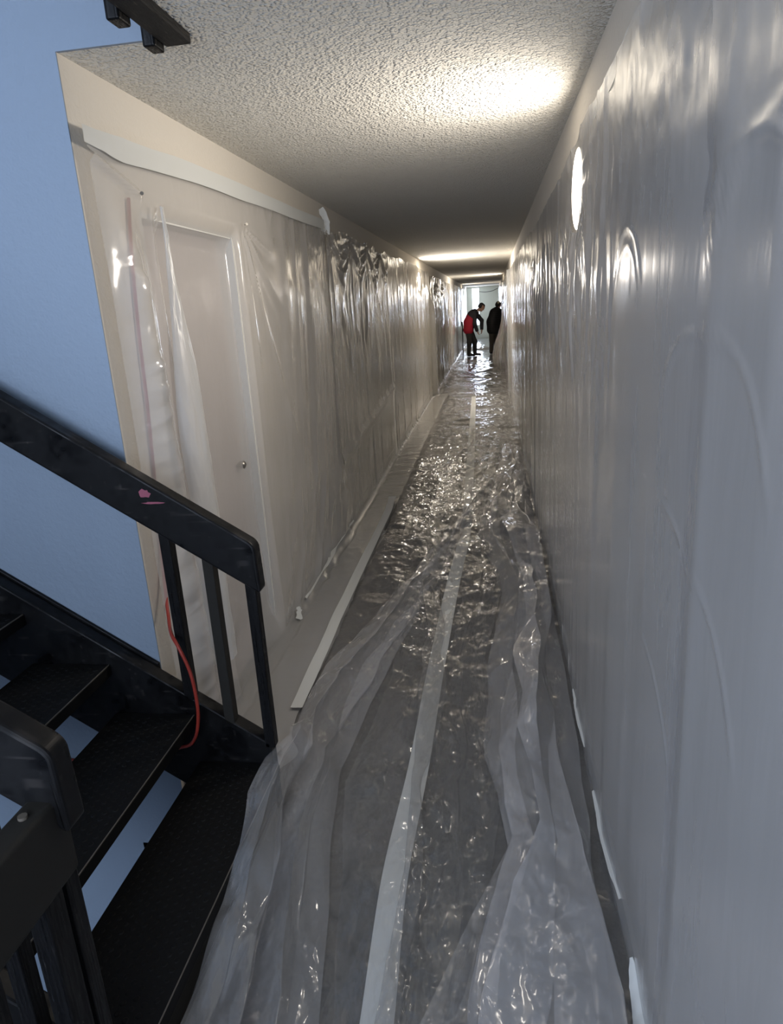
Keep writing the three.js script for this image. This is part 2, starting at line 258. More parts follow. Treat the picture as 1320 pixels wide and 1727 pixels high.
// ---------------------------------------------------------------- film on the walls
// d(z, y): distance of the film from the wall; top(z): height of its upper edge; skirt: how far it runs out onto the floor
function wallSheet(label, side, z0, z1, top, skirt, nu, nv, d, mat, hole) {
  const x = side > 0 ? XR : XL;
  const P = (u, v) => {
    const z = mix(z0, z1, u), T = top(z), L = T + skirt, s = v * L, r = 0.05;
    let px, py;
    if (s < T - r || !skirt) { py = Math.max(0.006, T - s); px = d(z, py); }
    else if (s < T - r + r * Math.PI / 2) { const a = (s - T + r) / r; const dd = d(z, r); px = dd + r * (1 - Math.cos(a)); py = 0.012 + r * (1 - Math.sin(a)); }
    else { const e = s - (T - r + r * Math.PI / 2); px = d(z, r) + r + e; py = 0.013 + 0.006 * (0.5 + 0.5 * crumple(z * 5, e * 5, 61)); }
    return [x - side * px, py, z];
  };
  return tag(mesh('plastic_sheet', surf(nu, nv, P, (u, v, p) => [p[2] + p[0] * 0.3, v * 2.4], hole), mat), label, 'plastic sheet');
}
const G = (x, m, s) => Math.exp(-(((x - m) / s) ** 2));
// an arc-shaped crease: centre, radius, angle range
const arc = (z, y, cz, cy, r, w, h, a0, a1) => { const q = Math.hypot(z - cz, y - cy), a = Math.atan2(y - cy, z - cz), k = sstep(a0, a0 + 0.4, a) * (1 - sstep(a1 - 0.4, a1, a)); return h * k * G(q, r, w); };
function rays(z, y, cz, cy, n, reach, s) { const dz = z - cz, dy = y - cy, q = Math.hypot(dz, dy), a = Math.atan2(dz, -dy); return Math.exp(-q / reach) * Math.min(1, q / 0.06) * ridge(a * n, 0.3 + q * 0.4, s); }
const L1 = (z, y) => {
  let d = 0.03 + 0.003 * noise(z * 3, y * 1.5, 20);
  const below = sstep(2.16, 1.75, y);
  d += below * (0.062 * G(z, -2.235 - 0.03 * (2 - y), 0.085) + G(z, -2.235, 0.08) * (0.014 * crumple(y * 9, z * 3, 21) + 0.005 * ridge(y * 17 + z * 4, z * 3, 26)));
  const e = sstep(2.2, 2.1, y) * sstep(2.0, 2.1, y); d += 0.02 * G((y - 2.19) - (z + 2.08) * 0.25, 0, 0.012) * sstep(-2.42, -2.36, z);
  const dip = 0.068 * sstep(2.12, 1.98, y) * sstep(-2.45, -2.6, z) * sstep(-3.345, -3.29, z) * sstep(0.0, 0.25, y); d -= dip;
  d += 0.02 * rays(z, y, -3.38, 2.115, 5, 0.55, 22) * sstep(-3.34, -3.44, z) * sstep(2.13, 2.06, y);
  d += 0.005 * ridge(z * 7 + y * 1.2, y * 0.7, 23) * sstep(-3.4, -3.7, z);
  d += sstep(0.9, 0.1, y) * 0.012 * ridge((z + y * 0.7) * 4, y * 1.1, 24);
  d += 0.006 * crumple(z * 6, y * 4, 25) * sstep(-3.9, -4.8, z) * sstep(1.2, 2.0, y);
  return Math.max(dip > 0.002 ? -0.062 : 0.02, d);
};
const tapeBot = z => pw([[-2.07, 2.215], [-2.6, 2.215], [-3.6, 2.232], [-5.2, 2.258]], z);
wallSheet('clear plastic sheet over door on near left wall beneath white tape', -1, -2.1, -5.15, z => tapeBot(z) + 0.02, 0.27, 300, 260, L1, M.filmLeft);
{ // gathered white pleat down the near door jamb
  const P = (u, v) => { const y = mix(2.09, 0.36, v), k = sstep(0, 0.4, v), w = 0.012 + 0.05 * k + 0.03 * Math.sin(v * 2.6) * k + 0.008 * noise(y * 4, 1, 31), a = (u - 0.5) * 3.3, z = -2.5 + 0.05 * (v - 0.3) + 0.012 * noise(y * 3, 2, 30); return [XL + 0.045 + (0.008 + 0.05 * k) * Math.cos(a) * (0.5 + 0.8 * v) + 0.006 * crumple(u * 6, y * 5, 32), y, z + w * Math.sin(a)]; };
  tag(mesh('plastic_pleat', surf(50, 200, P, (u, v) => [u * 0.3, v * 1.7]), M.filmPleat), 'milky gathered plastic pleat hanging down the door jamb on left wall', 'plastic sheet');
}
const swag = (z, y, z0, w, y0, s) => { const k = (z - z0) / w, sag = y0 - 0.16 + 0.22 * k * k; return 0.03 * G(y, sag, 0.03) * G(k, 0, 0.8) + 0.02 * G(y, sag - 0.1, 0.03) * G(k, 0, 0.7); };
const L2 = (z, y) => {
  let d = 0.03;
  for (const [zz, w] of [[-5.6, 0.35], [-6.4, 0.4], [-7.2, 0.4], [-7.9, 0.3]]) d += swag(z, y, zz, w, 2.24, 1);
  for (const zz of [-5.2, -6.0, -6.8, -7.6]) d += 0.018 * rays(z, y, zz, 2.25, 5, 0.5, 33);
  d += 0.005 * ridge(z * 6, y * 0.6, 34) + 0.011 * crumple(z * 5, y * 3.5, 35) * sstep(1.0, 1.7, y);
  d += 0.02 * G(y + (z + 5.5) * 0.07, 0.62, 0.05);
  return Math.max(0.015, d);
};
wallSheet('clear plastic sheet bunched in swags at the top on left wall, past the door', -1, -5.1, -8.2, z => 2.27 + 0.03 * noise(z * 5, 3, 36), 0.26, 260, 220, L2, M.filmLeftCrisp);
const lampPull = (z, y, zl) => 0.012 * rays(z, y, zl, 2.09, 5, 0.35, 37) * sstep(0.17, 0.3, Math.hypot(z - zl, y - 2.09)) - 0.012 * G(Math.hypot(z - zl, y - 2.09), 0.1, 0.12), lampHole = zl => p => Math.hypot(p[2] - zl, p[1] - 2.09) < 0.152;   // film cut round the lamp and tucked behind its rim
const L3 = (z, y) => 0.022 + lampPull(z, y, -12.0) + 0.006 * ridge(z * 5, y * 0.5, 38) + 0.006 * crumple(z * 4, y * 4, 39) + 0.1 * G(z, -13.75, 0.28) * sstep(2.2, 1.6, y);
wallSheet('clear plastic sheet around the lit lamp on the left wall', -1, -8.15, -13.8, z => 2.3 + 0.02 * noise(z * 2, 5, 3), 0.26, 300, 220, (z, y) => Math.max(0.008, L3(z, y)), M.filmLeftCrisp, lampHole(-12));
const L4 = (z, y) => 0.03 + 0.02 * ridge(z * 3, y * 0.4, 41) + 0.03 * crumple(z * 2.2, y * 2, 42) + swag(z, y, -15, 0.6, 2.2) * 2 + swag(z, y, -17, 0.6, 2.2) * 2;
wallSheet('shiny rumpled plastic sheet on left wall just before the workers', -1, -13.9, -21.5, z => 2.25, 0.1, 200, 140, (z, y) => Math.max(0.012, L4(z, y)), M.filmLeftCrisp);
const L5 = (z, y) => 0.035 + 0.022 * ridge(z * 2.4, y * 0.4, 43) + 0.02 * crumple(z * 1.8, y * 1.5, 44);
wallSheet('daylit plastic sheet on left wall beside the workers', -1, -21.4, -31.5, z => 2.28, 0.05, 160, 100, (z, y) => Math.max(0.012, L5(z, y)), M.filmLeftCrisp);

const R1 = (z, y) => 0.02 + 0.004 * noise(z * 2, y, 50) + 0.004 * ridge(z * 5, y * 0.35, 51) + arc(z, y, -1.0, 1.62, 0.26, 0.009, 0.003, 0.3, 2.6) + arc(z, y, -0.9, 1.6, 0.29, 0.0075, 0.002, 0.3, 2.9) + arc(z, y, -1.1, 1.35, 0.28, 0.0075, 0.002, 0.2, 2.6) + arc(z, y, -1.15, 0.95, 0.3, 0.00675, 0.002, 0.2, 1.9) + 0.012 * fbm(z * 4, y * 4, 52) * sstep(1.7, 2.0, y);
const R2 = (z, y) => {
  let d = 0.018 + lampPull(z, y, -2.95) + 0.004 * noise(z * 2, y, 53) + 0.005 * ridge(z * 7, y * 0.3, 54) * sstep(-1.4, -2.2, z);
  d += arc(z, y, -1.82, 1.66, 0.19, 0.008, 0.002, 0.2, 2.9) + arc(z, y, -1.82, 1.66, 0.15, 0.007, 0.0015, 0.2, 2.9) + arc(z, y, -1.2, 1.4, 0.23, 0.00675, 0.0025, 0.2, 2.7) + arc(z, y, -1.35, 1.0, 0.3, 0.00675, 0.0025, 0.2, 1.9) + arc(z, y, -1.5, 0.6, 0.35, 0.00675, 0.002, 0.3, 1.7);
  d += 0.014 * fbm(z * 4, y * 4, 55) * sstep(1.75, 2.1, y) * sstep(-2.6, -1.6, z);
  d += (0.008 * ridge(z * 11, y * 1.3, 56) + 0.013 * crumple(z * 9, y * 3.2, 57)) * sstep(-1.6, -2.8, z) * sstep(1.2, 1.6, y) * sstep(2.1, 1.9, y);
  return Math.max(0.01, d);
};
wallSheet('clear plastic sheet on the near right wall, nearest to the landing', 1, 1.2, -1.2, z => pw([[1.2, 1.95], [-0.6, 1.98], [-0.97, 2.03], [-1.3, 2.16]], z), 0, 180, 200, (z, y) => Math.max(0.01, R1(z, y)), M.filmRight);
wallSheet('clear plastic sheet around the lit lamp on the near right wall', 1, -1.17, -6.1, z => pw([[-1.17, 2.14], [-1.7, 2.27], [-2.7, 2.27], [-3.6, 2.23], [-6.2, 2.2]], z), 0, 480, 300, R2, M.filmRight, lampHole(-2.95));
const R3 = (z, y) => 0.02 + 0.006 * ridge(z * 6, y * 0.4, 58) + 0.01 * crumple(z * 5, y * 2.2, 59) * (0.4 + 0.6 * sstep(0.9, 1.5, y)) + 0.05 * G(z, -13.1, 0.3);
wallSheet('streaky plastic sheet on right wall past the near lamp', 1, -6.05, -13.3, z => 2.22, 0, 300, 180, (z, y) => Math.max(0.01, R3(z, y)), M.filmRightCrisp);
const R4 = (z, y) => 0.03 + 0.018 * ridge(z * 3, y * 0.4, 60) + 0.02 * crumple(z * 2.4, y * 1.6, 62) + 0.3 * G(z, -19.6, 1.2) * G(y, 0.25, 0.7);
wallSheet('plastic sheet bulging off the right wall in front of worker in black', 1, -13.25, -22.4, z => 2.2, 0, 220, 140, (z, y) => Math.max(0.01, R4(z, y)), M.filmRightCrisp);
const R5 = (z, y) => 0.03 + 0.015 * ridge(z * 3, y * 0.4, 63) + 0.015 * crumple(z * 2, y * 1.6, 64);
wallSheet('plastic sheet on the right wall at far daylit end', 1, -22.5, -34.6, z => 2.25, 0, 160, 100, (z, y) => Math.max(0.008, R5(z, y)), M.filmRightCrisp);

// ---------------------------------------------------------------- film on the floor
function floorSheet(label, z0, z1, x0, x1, nu, nv, h, mat) {
  const P = (u, v) => { const z = -Math.exp(mix(Math.log(-z0), Math.log(-z1), v)), x = mix(x0, x1, u); return [x, h(x, z), z]; };
  return tag(mesh('plastic_sheet', surf(nu, nv, P, (u, v, p) => [p[0], p[2]]), mat), label, 'plastic sheet');
}
const F1 = (x, z) => {
  const rough = 0.16 + 0.84 * sstep(-1.7, -5.2, z), lie = sstep(-0.93, -0.8, x);
  let h = 0.007 + lie * (0.014 * rough * (0.5 + 0.5 * ridge(z * 3.2 + x * 0.8, x * 1.1, 70)) + (0.007 + 0.02 * rough) * (0.5 + 0.5 * crumple(x * 5, z * 5.5, 71)) + 0.008 * rough * (0.5 + 0.5 * crumple(x * 11, z * 13, 72)));
  h += lie * 0.006 * Math.max(0, ridge(z * 2.2 - x * 1.4, x * 0.6, 73));
  return h;
};
floorSheet('long clear plastic sheet crinkled along the corridor floor', -0.85, -13.8, -0.93, 0.325, 200, 640, F1, M.filmFloor);
const F2 = (x, z) => 0.01 + 0.05 * (0.5 + 0.5 * crumple(x * 3.4, z * 2.6, 75)) * sstep(-13.7, -15, z) * sstep(-23, -21.8, z) + 0.012 * sstep(-22.7, -23.1, z);
floorSheet('brightly glinting crumpled plastic sheet on floor before the workers', -13.75, -23.2, -1.12, 0.32, 110, 260, F2, M.filmFloor);
const F3 = (x, z) => 0.01 + 0.03 * (0.5 + 0.5 * crumple(x * 2.6, z * 1.6, 76)) * sstep(-24.5, -25.5, z) + 0.16 * G(z, -26.5, 0.35) * (0.7 + 0.3 * noise(x * 2, 1, 77));
floorSheet('daylit plastic sheet on floor under the two workers', -23.15, -34.8, -1.13, 0.32, 80, 200, F3, M.filmFloor);

// loose folds: a cross-section folded back on itself at sharp edges, carried along the corridor; nodes are [share of the width, share of the height]
function foldSheet(label, zA, zB, left, right, hgt, nodes, seed, nu = 260, nv = 460, edge = null, crisp = 1, mat = M.filmFold) {
  const K = nodes.length - 1;
  const P = (u, v) => {
    const z = -Math.exp(mix(Math.log(-zA), Math.log(-zB), v)), a = pwl(left, z), b = pwl(right, z), w = b - a, H = pwl(hgt, z);
    const N = nodes.map((n, k) => [a + w * (n[0] + (k && k < K ? 0.2 * facet(z * 0.9 + k * 3.7, k * 1.3, seed) : 0)) + (k && k < K ? 0.018 * facet(z * 3.1, k * 5.3, seed + 1) : 0.012 * facet(z * 3.5, k * 2.1, seed + 2)), 0.03 + H * n[1] * (0.75 + 0.7 * noise(z * 1.1, k * 2.9, seed + 3))]);
    if (edge) { N[0][1] = pw(edge, z) + 0.008 * facet(z * 6, 1, seed + 8); N[1][1] = Math.max(N[1][1], N[0][1] + 0.02); N[2][1] = Math.max(N[2][1], N[0][1] * 0.8); }
    const q = Math.min(K - 1e-6, u * K), i = Math.floor(q), t = q - i, p = N[i], r = N[i + 1];
    const soft = Math.sin(Math.PI * t), span = Math.abs(r[0] - p[0]);
    let x = mix(p[0], r[0], t), y = mix(p[1], r[1], t) + soft * (0.14 * span * (0.5 + 0.8 * noise(z * 1.3, i * 4.1, seed + 4)) + crisp * (0.018 * crumple(x * 7 + i * 9, z * 3.6, seed + 5) + 0.007 * crumple(x * 19 + i * 5, z * 12, seed + 6)));
    y += crisp * 0.008 * facet(x * 6 + i, z * 5, seed + 7);
    return [clamp(x, -0.86, 0.322), Math.max(0.024, y), z];
  };
  return tag(mesh('plastic_sheet', surf(nu, nv, P, (u, v, p) => [u * 1.1, p[2]]), mat), label, 'plastic sheet');
}
foldSheet('loose milky plastic folds along left floor edge beside the stairs', -0.8, -6.5,
  [[-0.8, -0.75], [-1.155, -0.762], [-1.6, -0.768], [-1.8, -0.81], [-1.97, -0.8], [-2.1, -0.752], [-2.3, -0.79], [-2.65, -0.83], [-3, -0.78], [-3.9, -0.6], [-4.6, -0.42], [-6.5, -0.12]],
  [[-0.8, -0.4], [-1.22, -0.44], [-1.63, -0.52], [-2.18, -0.6], [-2.89, -0.54], [-3.88, -0.4], [-4.6, -0.28], [-6.5, 0.0]],
  [[-0.8, 0.13], [-1.6, 0.14], [-2.2, 0.2], [-2.8, 0.1], [-4, 0.07], [-6.5, 0.05]], [[0, 0.1], [0.1, 0.75], [0.5, 0.9], [0.3, 0.75], [0.82, 0.5], [0.62, 0.35], [1, 0.02]], 80, 260, 520, [[-0.8, 0.06], [-1.15, 0.09], [-1.4, 0.14], [-1.6, 0.205], [-1.95, 0.235], [-2.1, 0.25], [-2.35, 0.15], [-2.8, 0.05], [-6.5, 0.04]]);
foldSheet('loose heaped plastic folds on the floor along the right wall', -0.8, -8.2,
  [[-0.8, -0.3], [-1.25, -0.2], [-1.84, 0.02], [-2.3, -0.05], [-2.96, -0.05], [-3.9, 0.03], [-5, -0.14], [-6.4, -0.06], [-8.2, 0.08]],
  [[-0.8, 0.25], [-1.28, 0.26], [-2.1, 0.29], [-2.4, 0.3], [-8.2, 0.31]],
  [[-0.8, 0.1], [-1.8, 0.12], [-2.4, 0.16], [-3, 0.12], [-4.5, 0.16], [-6, 0.14], [-8.2, 0.05]], [[0, 0.02], [0.34, 0.5], [0.2, 0.75], [0.6, 0.95], [0.46, 0.9], [0.86, 0.8], [0.7, 0.45], [1, 0.1]], 90, 320, 520);

M.filmThin = film(0.05, 0.1, 0.006, 1.8, 1.4, [0.9, 0.9, 0.9]);
foldSheet('thin crinkled plastic layer lying loose over the middle floor tape', -0.85, -9.5,
  [[-0.85, -0.36], [-1.5, -0.46], [-2.1, -0.56], [-2.9, -0.5], [-3.7, -0.58], [-5.2, -0.72], [-7, -0.7], [-9.5, -0.55]],
  [[-0.85, -0.2], [-1.5, -0.06], [-2.2, 0.02], [-3.1, -0.06], [-4.2, 0.05], [-5.6, -0.02], [-7.2, 0.12], [-9.5, 0.1]],
  [[-0.85, 0.02], [-1.5, 0.03], [-3, 0.05], [-5, 0.06], [-9.5, 0.04]], [[0, 0.2], [0.45, 0.7], [0.36, 0.85], [0.75, 0.8], [1, 0.2]], 110, 260, 620, null, 1.7, M.filmThin);

// ---------------------------------------------------------------- tape
function ribbon(pts, w, normal, seg = 60, wob = 0.004, s = 1) { // flat strip through points, lying against a face with that normal
  const c = new THREE.CatmullRomCurve3(pts.map(p => new THREE.Vector3(...p))), N = new THREE.Vector3(...normal);
  const P = (u, v) => { const p = c.getPoint(v), t = c.getTangent(v), side = new THREE.Vector3().crossVectors(t, N).normalize(); const ww = typeof w === 'function' ? w(v) : w; p.addScaledVector(side, (u - 0.5) * ww + wob * noise(v * 9, u * 2, s)).addScaledVector(N, 0.0012 * (1 + noise(v * 25, u * 3, s + 1)) + (u > 0.2 && u < 0.8 ? 0.0006 : 0)); return [p.x, p.y, p.z]; };
  return surf(6, seg, P, (u, v) => [u * 0.05, v]);
}
function tape(label, pts, w, n, mat = M.tape, seg, wob, s) { return tag(mesh('tape_strip', ribbon(pts, w, n, seg, wob, s), mat), label, 'tape'); }
tape('wide white tape strip along the top of plastic on near left wall', [[-1.152, 2.234, -2.075], [-1.15, 2.232, -2.3], [-1.15, 2.255, -2.87], [-1.15, 2.265, -3.68], [-1.15, 2.285, -5.1]], v => 0.045 + 0.03 * Math.min(1, v * 4) - 0.01 * v, [1, 0, 0], M.tape, 80, 0.003, 3);
tape('short loose curl of white tape hanging where the left wall sheets meet', [[-1.18, 2.4, -5.16], [-1.158, 2.35, -5.18], [-1.15, 2.29, -5.19], [-1.155, 2.23, -5.19]], 0.045, [0.2, 0, 1], M.tape, 30, 0.003, 4);
tape('narrow white tape strip along the left side of the floor', [[-0.885, 0.03, -2.6], [-0.9, 0.03, -3.3], [-0.908, 0.032, -4.04], [-0.915, 0.034, -5.6], [-0.935, 0.036, -6.1]], v => 0.056 + 0.012 * v, [0, 1, 0], M.tape, 80, 0.003, 5);
tape('long translucent white tape seam down the middle of floor', [[-0.3, 0.034, -0.9], [-0.307, 0.034, -1.26], [-0.325, 0.034, -1.67], [-0.305, 0.034, -2.24], [-0.298, 0.034, -2.9], [-0.268, 0.036, -3.95], [-0.231, 0.04, -5.1], [-0.25, 0.045, -7], [-0.29, 0.045, -9], [-0.36, 0.04, -13]], 0.082, [0, 1, 0], M.tape, 200, 0.004, 6);
tape('white tape piece at right wall base, nearer the camera', [[0.312, 0.06, -1.2], [0.318, 0.05, -1.3], [0.32, 0.09, -1.42]], v => 0.012 + 0.03 * Math.sin(v * 3.1), [-0.7, 0.7, 0], M.tape, 30, 0.002, 7);
tape('long thin white tape piece at right wall base beyond the nearer piece', [[0.322, 0.09, -1.6], [0.32, 0.06, -1.85], [0.318, 0.05, -2.1]], v => 0.008 + 0.02 * Math.sin(v * 3.1), [-0.7, 0.7, 0], M.tape, 30, 0.002, 8);
tape('thin white tape sliver at right wall base, farthest of the three', [[0.32, 0.05, -2.35], [0.32, 0.05, -2.6], [0.32, 0.06, -2.75]], v => 0.006 + 0.014 * Math.sin(v * 3.1), [-0.7, 0.7, 0], M.tape, 30, 0.002, 9);
tape('thin white tape line at the foot of left wall', [[-1.14, 0.05, -3.75], [-1.145, 0.06, -4.4], [-1.15, 0.06, -5.3]], v => 0.018 + 0.012 * noise(v * 9, 1, 5), [0.7, 0.7, 0], M.tape, 60, 0.006, 10);
tape('small torn tape scrap at the near end of left wall foot', [[-1.12, 0.03, -3.5], [-1.13, 0.06, -3.55], [-1.14, 0.08, -3.56]], 0.03, [0.6, 0.6, 0.4], M.tape, 12, 0.008, 11);
tape('translucent tape band along the top of right wall film', [[0.322, 2.17, -1.25], [0.322, 2.255, -1.7], [0.322, 2.25, -2.2], [0.322, 2.235, -2.7]], 0.05, [-1, 0, 0], M.tapeClear, 60, 0.003, 12);

// ---------------------------------------------------------------- cord, tacks, pole, wire
tag(mesh('extension_cord', [tube([[-1.181, 2.1, -2.35], [-1.181, 1.94, -2.315], [-1.18, 1.67, -2.275], [-1.18, 1.44, -2.255], [-1.175, 0.85, -2.17], [-1.14, 0.72, -2.09], [-1.085, 0.69, -1.99], [-1.05, 0.665, -1.955], [-1.02, 0.576, -1.95], [-1.012, 0.46, -1.95], [-1.02, 0.39, -1.955], [-1.04, 0.322, -1.96], [-1.07, 0.28, -1.965], [-1.12, 0.26, -1.97], [-1.3, 0.12, -2.03], [-1.5, 0.125, -2.06], [-1.75, 0.12, -2.06]], 0.006, 200, 8)], M.red), 'red extension cord running down the left wall and over stair stringer', 'cord');
function tack(at, label) { const g = new THREE.CylinderGeometry(0.002, 0.002, 0.03, 8); g.rotateZ(Math.PI / 2); const h = new THREE.CylinderGeometry(0.006, 0.006, 0.002, 12); h.rotateZ(Math.PI / 2); h.translate(0.015, 0, 0); const t = thing('nail', label, 'nail', at); mesh('shank', g, M.metal, t); mesh('head', h, M.metal, t); t.rotation.y = -0.9; }
tack([-1.15, 2.114, -2.38], 'small nail holding film at the near top corner of door');
tack([-1.14, 2.118, -3.39], 'small nail holding film at the far top corner of door');
tack([-1.125, 0.32, -2.42], 'small nail low on left wall seen between the stair balusters');
tag(mesh('hanging_wire', tube([[-0.58, 2.2, -34.96], [-0.3, 2.17, -34.9], [0, 2.19, -34.9], [0.3, 2.3, -34.96]], 0.012, 40, 6), M.dark), 'dark wire sagging across the pale end wall', 'wire');
{
  const p = thing('pole', 'thin black pole leaning by left wall beside worker in red', 'pole', [-0.98, 0, -23.9]);
  const s = new THREE.CylinderGeometry(0.016, 0.016, 1.1, 10); s.translate(0, 0.565, 0); mesh('shaft', s, M.dark, p);
  const b = rbox(0.1, 0.1, 0.08, 0.015); b.translate(0.04, 0.86, 0); mesh('clamp', b, M.dark, p);
  const q = rbox(0.05, 0.14, 0.05, 0.01); q.translate(-0.01, 1.06, 0); mesh('grip', q, M.dark, p);
}

// ---------------------------------------------------------------- people
function blob(bones, { k = 0.03, cell = 0.014, grow = 0, color = null, cut = null } = {}) { // one continuous skin round tapered bones
  const lo = [1e9, 1e9, 1e9], hi = [-1e9, -1e9, -1e9];
  for (const b of bones) for (const o of [0, 4]) for (let a = 0; a < 3; a++) { lo[a] = Math.min(lo[a], b[o + a] - b[o + 3] - grow - k); hi[a] = Math.max(hi[a], b[o + a] + b[o + 3] + grow + k); }
  const c = lo.map((l, a) => (l + hi[a]) / 2), half = Math.max(...lo.map((l, a) => hi[a] - l)) / 2 + cell * 3, n = Math.ceil(2 * half / cell);
  const mc = new MarchingCubes(n, new THREE.MeshBasicMaterial(), false, false, 120000); mc.isolation = 0;
  const f = mc.field, hs = n / 2, prep = bones.map(b => { const d = [b[4] - b[0], b[5] - b[1], b[6] - b[2]]; return [b, d, d[0] * d[0] + d[1] * d[1] + d[2] * d[2] || 1e-9]; });
  for (let z = 0; z < n; z++) for (let y = 0; y < n; y++) for (let x = 0; x < n; x++) {
    const p = [c[0] + (x - hs) / hs * half, c[1] + (y - hs) / hs * half, c[2] + (z - hs) / hs * half]; let acc = 1;
    if (p[0] < lo[0] - cell || p[0] > hi[0] + cell || p[1] < lo[1] - cell || p[1] > hi[1] + cell || p[2] < lo[2] - cell || p[2] > hi[2] + cell) { f[z * n * n + y * n + x] = -1; continue; }
    for (const [b, d, dd] of prep) {
      const t = clamp(((p[0] - b[0]) * d[0] + (p[1] - b[1]) * d[1] + (p[2] - b[2]) * d[2]) / dd), q = Math.hypot(p[0] - b[0] - d[0] * t, p[1] - b[1] - d[1] * t, p[2] - b[2] - d[2] * t) - mix(b[3], b[7], t) - grow;
      const h = Math.max(k - Math.abs(acc - q), 0) / k; acc = Math.min(acc, q) - h * h * k * 0.25;
    }
    if (cut) acc = Math.max(acc, cut(p));
    f[z * n * n + y * n + x] = -acc;
  }
  mc.update();
  const cnt = mc.count, pos = new Float32Array(cnt * 3), nor = mc.normalArray.slice(0, cnt * 3);
  for (let i = 0; i < cnt; i++) for (let a = 0; a < 3; a++) pos[i * 3 + a] = c[a] + mc.positionArray[i * 3 + a] * half;
  const g = new THREE.BufferGeometry(); g.setAttribute('position', new THREE.BufferAttribute(pos, 3)); g.setAttribute('normal', new THREE.BufferAttribute(nor, 3));
  g.setAttribute('uv', new THREE.BufferAttribute(new Float32Array(cnt * 2), 2));
  if (color) { const col = new Float32Array(cnt * 3); for (let i = 0; i < cnt; i++) col.set(color(pos[i * 3], pos[i * 3 + 1], pos[i * 3 + 2]), i * 3); g.setAttribute('color', new THREE.BufferAttribute(col, 3)); }
  return g;
}
const B = (a, ra, b, rb) => [...a, ra, ...b, rb];
function hand(w, dir, side) { // palm, four fingers of unequal length and a thumb, slightly curled; dir points along the hand
  const d = new THREE.Vector3(...dir).normalize(), s = new THREE.Vector3(...side).normalize(), nrm = new THREE.Vector3().crossVectors(d, s), at = (a, b, c) => { const v = new THREE.Vector3(...w).addScaledVector(d, a).addScaledVector(s, b).addScaledVector(nrm, c); return [v.x, v.y, v.z]; };
  const o = [];
  for (const [q, len] of [[-0.03, 0.062], [-0.01, 0.075], [0.01, 0.08], [0.03, 0.07]]) { o.push(B(at(0, q * 0.6, 0), 0.016, at(0.085, q, 0), 0.013)); o.push(B(at(0.085, q, 0), 0.01, at(0.085 + len * 0.6, q, 0.012), 0.009)); o.push(B(at(0.085 + len * 0.6, q, 0.012), 0.009, at(0.085 + len * 0.9, q, 0.035), 0.008)); }
  o.push(B(at(0.025, 0.03, 0), 0.014, at(0.06, 0.06, 0.015), 0.011)); o.push(B(at(0.06, 0.06, 0.015), 0.011, at(0.095, 0.06, 0.025), 0.009));
  return o;
}
function head(c, face, tilt = 0) { // skull, jaw, nose, ears, brow; face is the direction looked at (unit, level), tilt leans it down
  const f = new THREE.Vector3(face[0], -tilt, face[2]).normalize(), r = new THREE.Vector3(-face[2], 0, face[0]).normalize(), u = new THREE.Vector3().crossVectors(r, f).normalize();
  const at = (a, b, q) => { const v = new THREE.Vector3(...c).addScaledVector(f, a).addScaledVector(u, b).addScaledVector(r, q); return [v.x, v.y, v.z]; };
  return { at, bones: [B(at(-0.02, 0.035, 0), 0.088, at(0.025, 0.03, 0), 0.078), B(at(0.03, -0.03, 0), 0.062, at(0.055, -0.085, 0), 0.034), B(at(0.09, 0.0, 0), 0.012, at(0.115, -0.03, 0), 0.014), B(at(0.0, 0.0, 0.078), 0.014, at(-0.008, -0.03, 0.078), 0.01), B(at(0.0, 0.0, -0.078), 0.014, at(-0.008, -0.03, -0.078), 0.01), B(at(0.088, 0.02, 0.03), 0.012, at(0.088, 0.02, -0.03), 0.012)],
    eyes: [at(0.092, 0.002, 0.03), at(0.092, 0.002, -0.03)], mouth: [at(0.088, -0.06, 0.018), at(0.088, -0.06, -0.018)] };
}
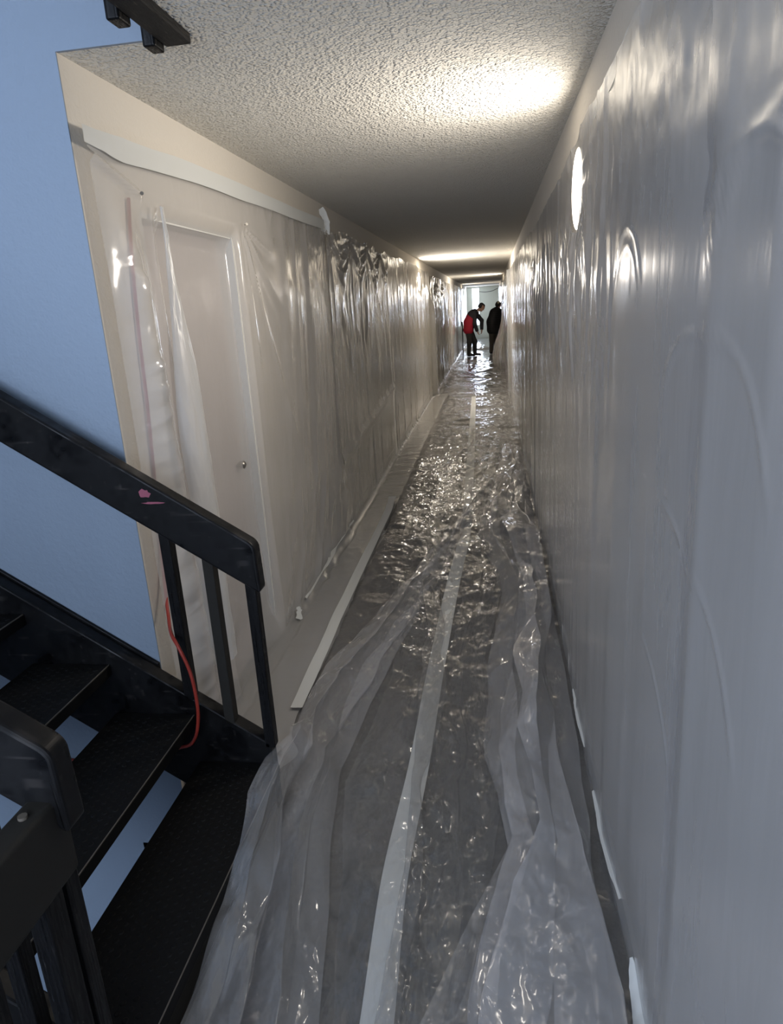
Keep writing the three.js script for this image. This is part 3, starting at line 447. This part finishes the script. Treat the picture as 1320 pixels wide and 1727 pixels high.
function person(label, at, J, look) {
  const p = thing('person', label, 'person', at);
  const H = head(J.head, J.face, J.tilt);
  const legs = J.legs.flatMap(l => [B(l[0], 0.088, l[1], 0.06), B(l[1], 0.058, l[2], 0.042)]);
  const feet = J.legs.flatMap(l => [B([l[2][0], 0.055, l[2][2]], 0.045, [l[2][0] + l[3][0] * 0.17, 0.035, l[2][2] + l[3][2] * 0.17], 0.034)]);
  const torso = J.torso, arms = J.arms.map(a => [B(a[0], 0.056, a[1], 0.044), B(a[1], 0.043, a[2], 0.031)]);
  const hands = J.arms.flatMap(a => hand(a[2], [a[2][0] - a[1][0], a[2][1] - a[1][1], a[2][2] - a[1][2]], a[3]));
  const neck = B(J.neck, 0.056, [H.bones[0][0], H.bones[0][1] - 0.03, H.bones[0][2]], 0.052);
  const body = mesh('body', blob([...legs, ...feet, ...torso.map(t => [t[0], t[1], t[2], t[3] - 0.02, t[4], t[5], t[6], t[7] - 0.02]), ...arms.flat(), ...hands, neck, ...H.bones], { k: 0.016, cell: 0.0105 }), M.skin, p);
  for (const e of H.eyes) { const g = new THREE.SphereGeometry(0.011, 10, 8); g.translate(...e); mesh('eye', g, M.hair, p); }
  mesh('mouth', tube([H.mouth[0], H.mouth[1]], 0.004, 6, 6), M.pink, p);
  mesh('trousers', blob(legs, { grow: 0.022, k: 0.05, cell: 0.016, cut: q => 0.06 - q[1] }), look.trousers, p);
  for (const f of feet) mesh('shoe', blob([f], { grow: 0.012, cell: 0.009, cut: q => 0.004 - q[1] }), M.dark, p);
  mesh('jacket', blob(torso, { grow: 0.042, k: 0.08, cell: 0.014, color: look.jacket }), M.jacket, p);
  for (const a of arms) mesh('sleeve', blob([a[0], [...a[1].slice(0, 4), ...a[1].slice(4).map((v, i) => i < 3 ? mix(a[1][i], v, 0.95) : v)]], { grow: 0.024, k: 0.03, cell: 0.013 }), M.dark, p);
  if (look.hood) mesh('hood', blob(look.hood, { k: 0.06, cell: 0.012 }), M.hood, p);
  mesh(look.cap ? 'cap' : 'hair', blob([B(H.at(-0.035, 0.055, 0), 0.083, H.at(0.015, 0.062, 0), 0.074), B(H.at(-0.06, 0.0, 0.02), 0.06, H.at(-0.06, 0.0, -0.02), 0.06)], { k: 0.05, cell: 0.009 }), M.hair, p);
  if (look.badge) mesh('cap_badge', blob([B(H.at(-0.1, 0.085, 0.045), 0.034, H.at(-0.11, 0.05, 0.045), 0.03)], { cell: 0.008 }), M.capBadge, p);
  return p;
}
person('person in red and black jacket bending forward, seen from the side', [-0.68, 0.012, -23.6], {
  head: [0.345, 1.535, 0.0], face: [0.92, 0, -0.39], tilt: 0.75, neck: [0.2, 1.42, 0],
  legs: [[[-0.09, 0.86, 0.08], [-0.07, 0.46, 0.1], [-0.1, 0.07, 0.08], [0.95, 0, 0.3]], [[-0.06, 0.86, -0.1], [0.1, 0.46, -0.1], [0.1, 0.07, -0.12], [0.95, 0, 0.1]]],
  torso: [B([-0.09, 0.86, 0.07], 0.125, [-0.05, 1.1, 0.08], 0.13), B([-0.09, 0.86, -0.09], 0.125, [-0.05, 1.1, -0.09], 0.13), B([-0.05, 1.1, 0.06], 0.13, [0.08, 1.34, 0.12], 0.1), B([-0.05, 1.1, -0.07], 0.13, [0.08, 1.34, -0.13], 0.1), B([0.03, 1.3, 0], 0.11, [0.13, 1.37, 0], 0.09)],
  arms: [[[0.13, 1.33, 0.18], [0.12, 1.04, 0.21], [0.19, 0.82, 0.17], [0, 0.1, -1]], [[0.17, 1.33, -0.18], [0.34, 1.12, -0.2], [0.34, 0.85, -0.1], [0, 0.1, 1]]],
}, { trousers: M.trousers, jacket: (x, y, z) => y < 1.25 - x * 0.9 + 0.02 * noise(y * 20, x * 20, 3) && x < 0.06 ? [0.42, 0.012, 0.035] : [0.018, 0.018, 0.024], hood: [B([0.09, 1.42, 0.1], 0.06, [0.09, 1.42, -0.1], 0.06), B([0.09, 1.42, 0.1], 0.05, [0.22, 1.42, 0.07], 0.035), B([0.09, 1.42, -0.1], 0.05, [0.22, 1.42, -0.07], 0.035)] });
person('person in black quilted jacket and cap facing the right wall', [0.0, 0.012, -24.3], {
  head: [0.215, 1.55, 0.0], face: [0.5, 0, -0.87], tilt: 0.5, neck: [0.17, 1.42, 0.03],
  legs: [[[-0.02, 0.84, 0.05], [-0.02, 0.46, 0.06], [-0.05, 0.07, 0.08], [0.5, 0, -0.8]], [[0.12, 0.84, -0.06], [0.13, 0.46, -0.15], [0.12, 0.07, -0.18], [0.5, 0, -0.8]]],
  torso: [B([-0.01, 0.8, 0.05], 0.13, [0.0, 1.05, 0.06], 0.13), B([0.12, 0.8, -0.05], 0.13, [0.14, 1.05, -0.05], 0.12), B([0.0, 1.05, 0.06], 0.13, [0.07, 1.34, 0.09], 0.1), B([0.14, 1.05, -0.05], 0.12, [0.2, 1.34, -0.08], 0.1), B([0.08, 1.3, 0.02], 0.11, [0.16, 1.4, 0.02], 0.08)],
  arms: [[[0.03, 1.32, 0.13], [0.07, 1.05, 0.02], [0.16, 0.95, -0.2], [0.8, 0.5, 0]], [[0.22, 1.32, -0.13], [0.21, 1.06, -0.25], [0.23, 0.95, -0.42], [0, 1, 0]]],
}, { trousers: M.trousersBrown, jacket: (x, y, z) => { const q = Math.sin(y * 95) > 0.8 ? 0.024 : 0.011; return [q, q, q * 1.15]; }, cap: true, badge: true });

renderer.render(scene, camera);
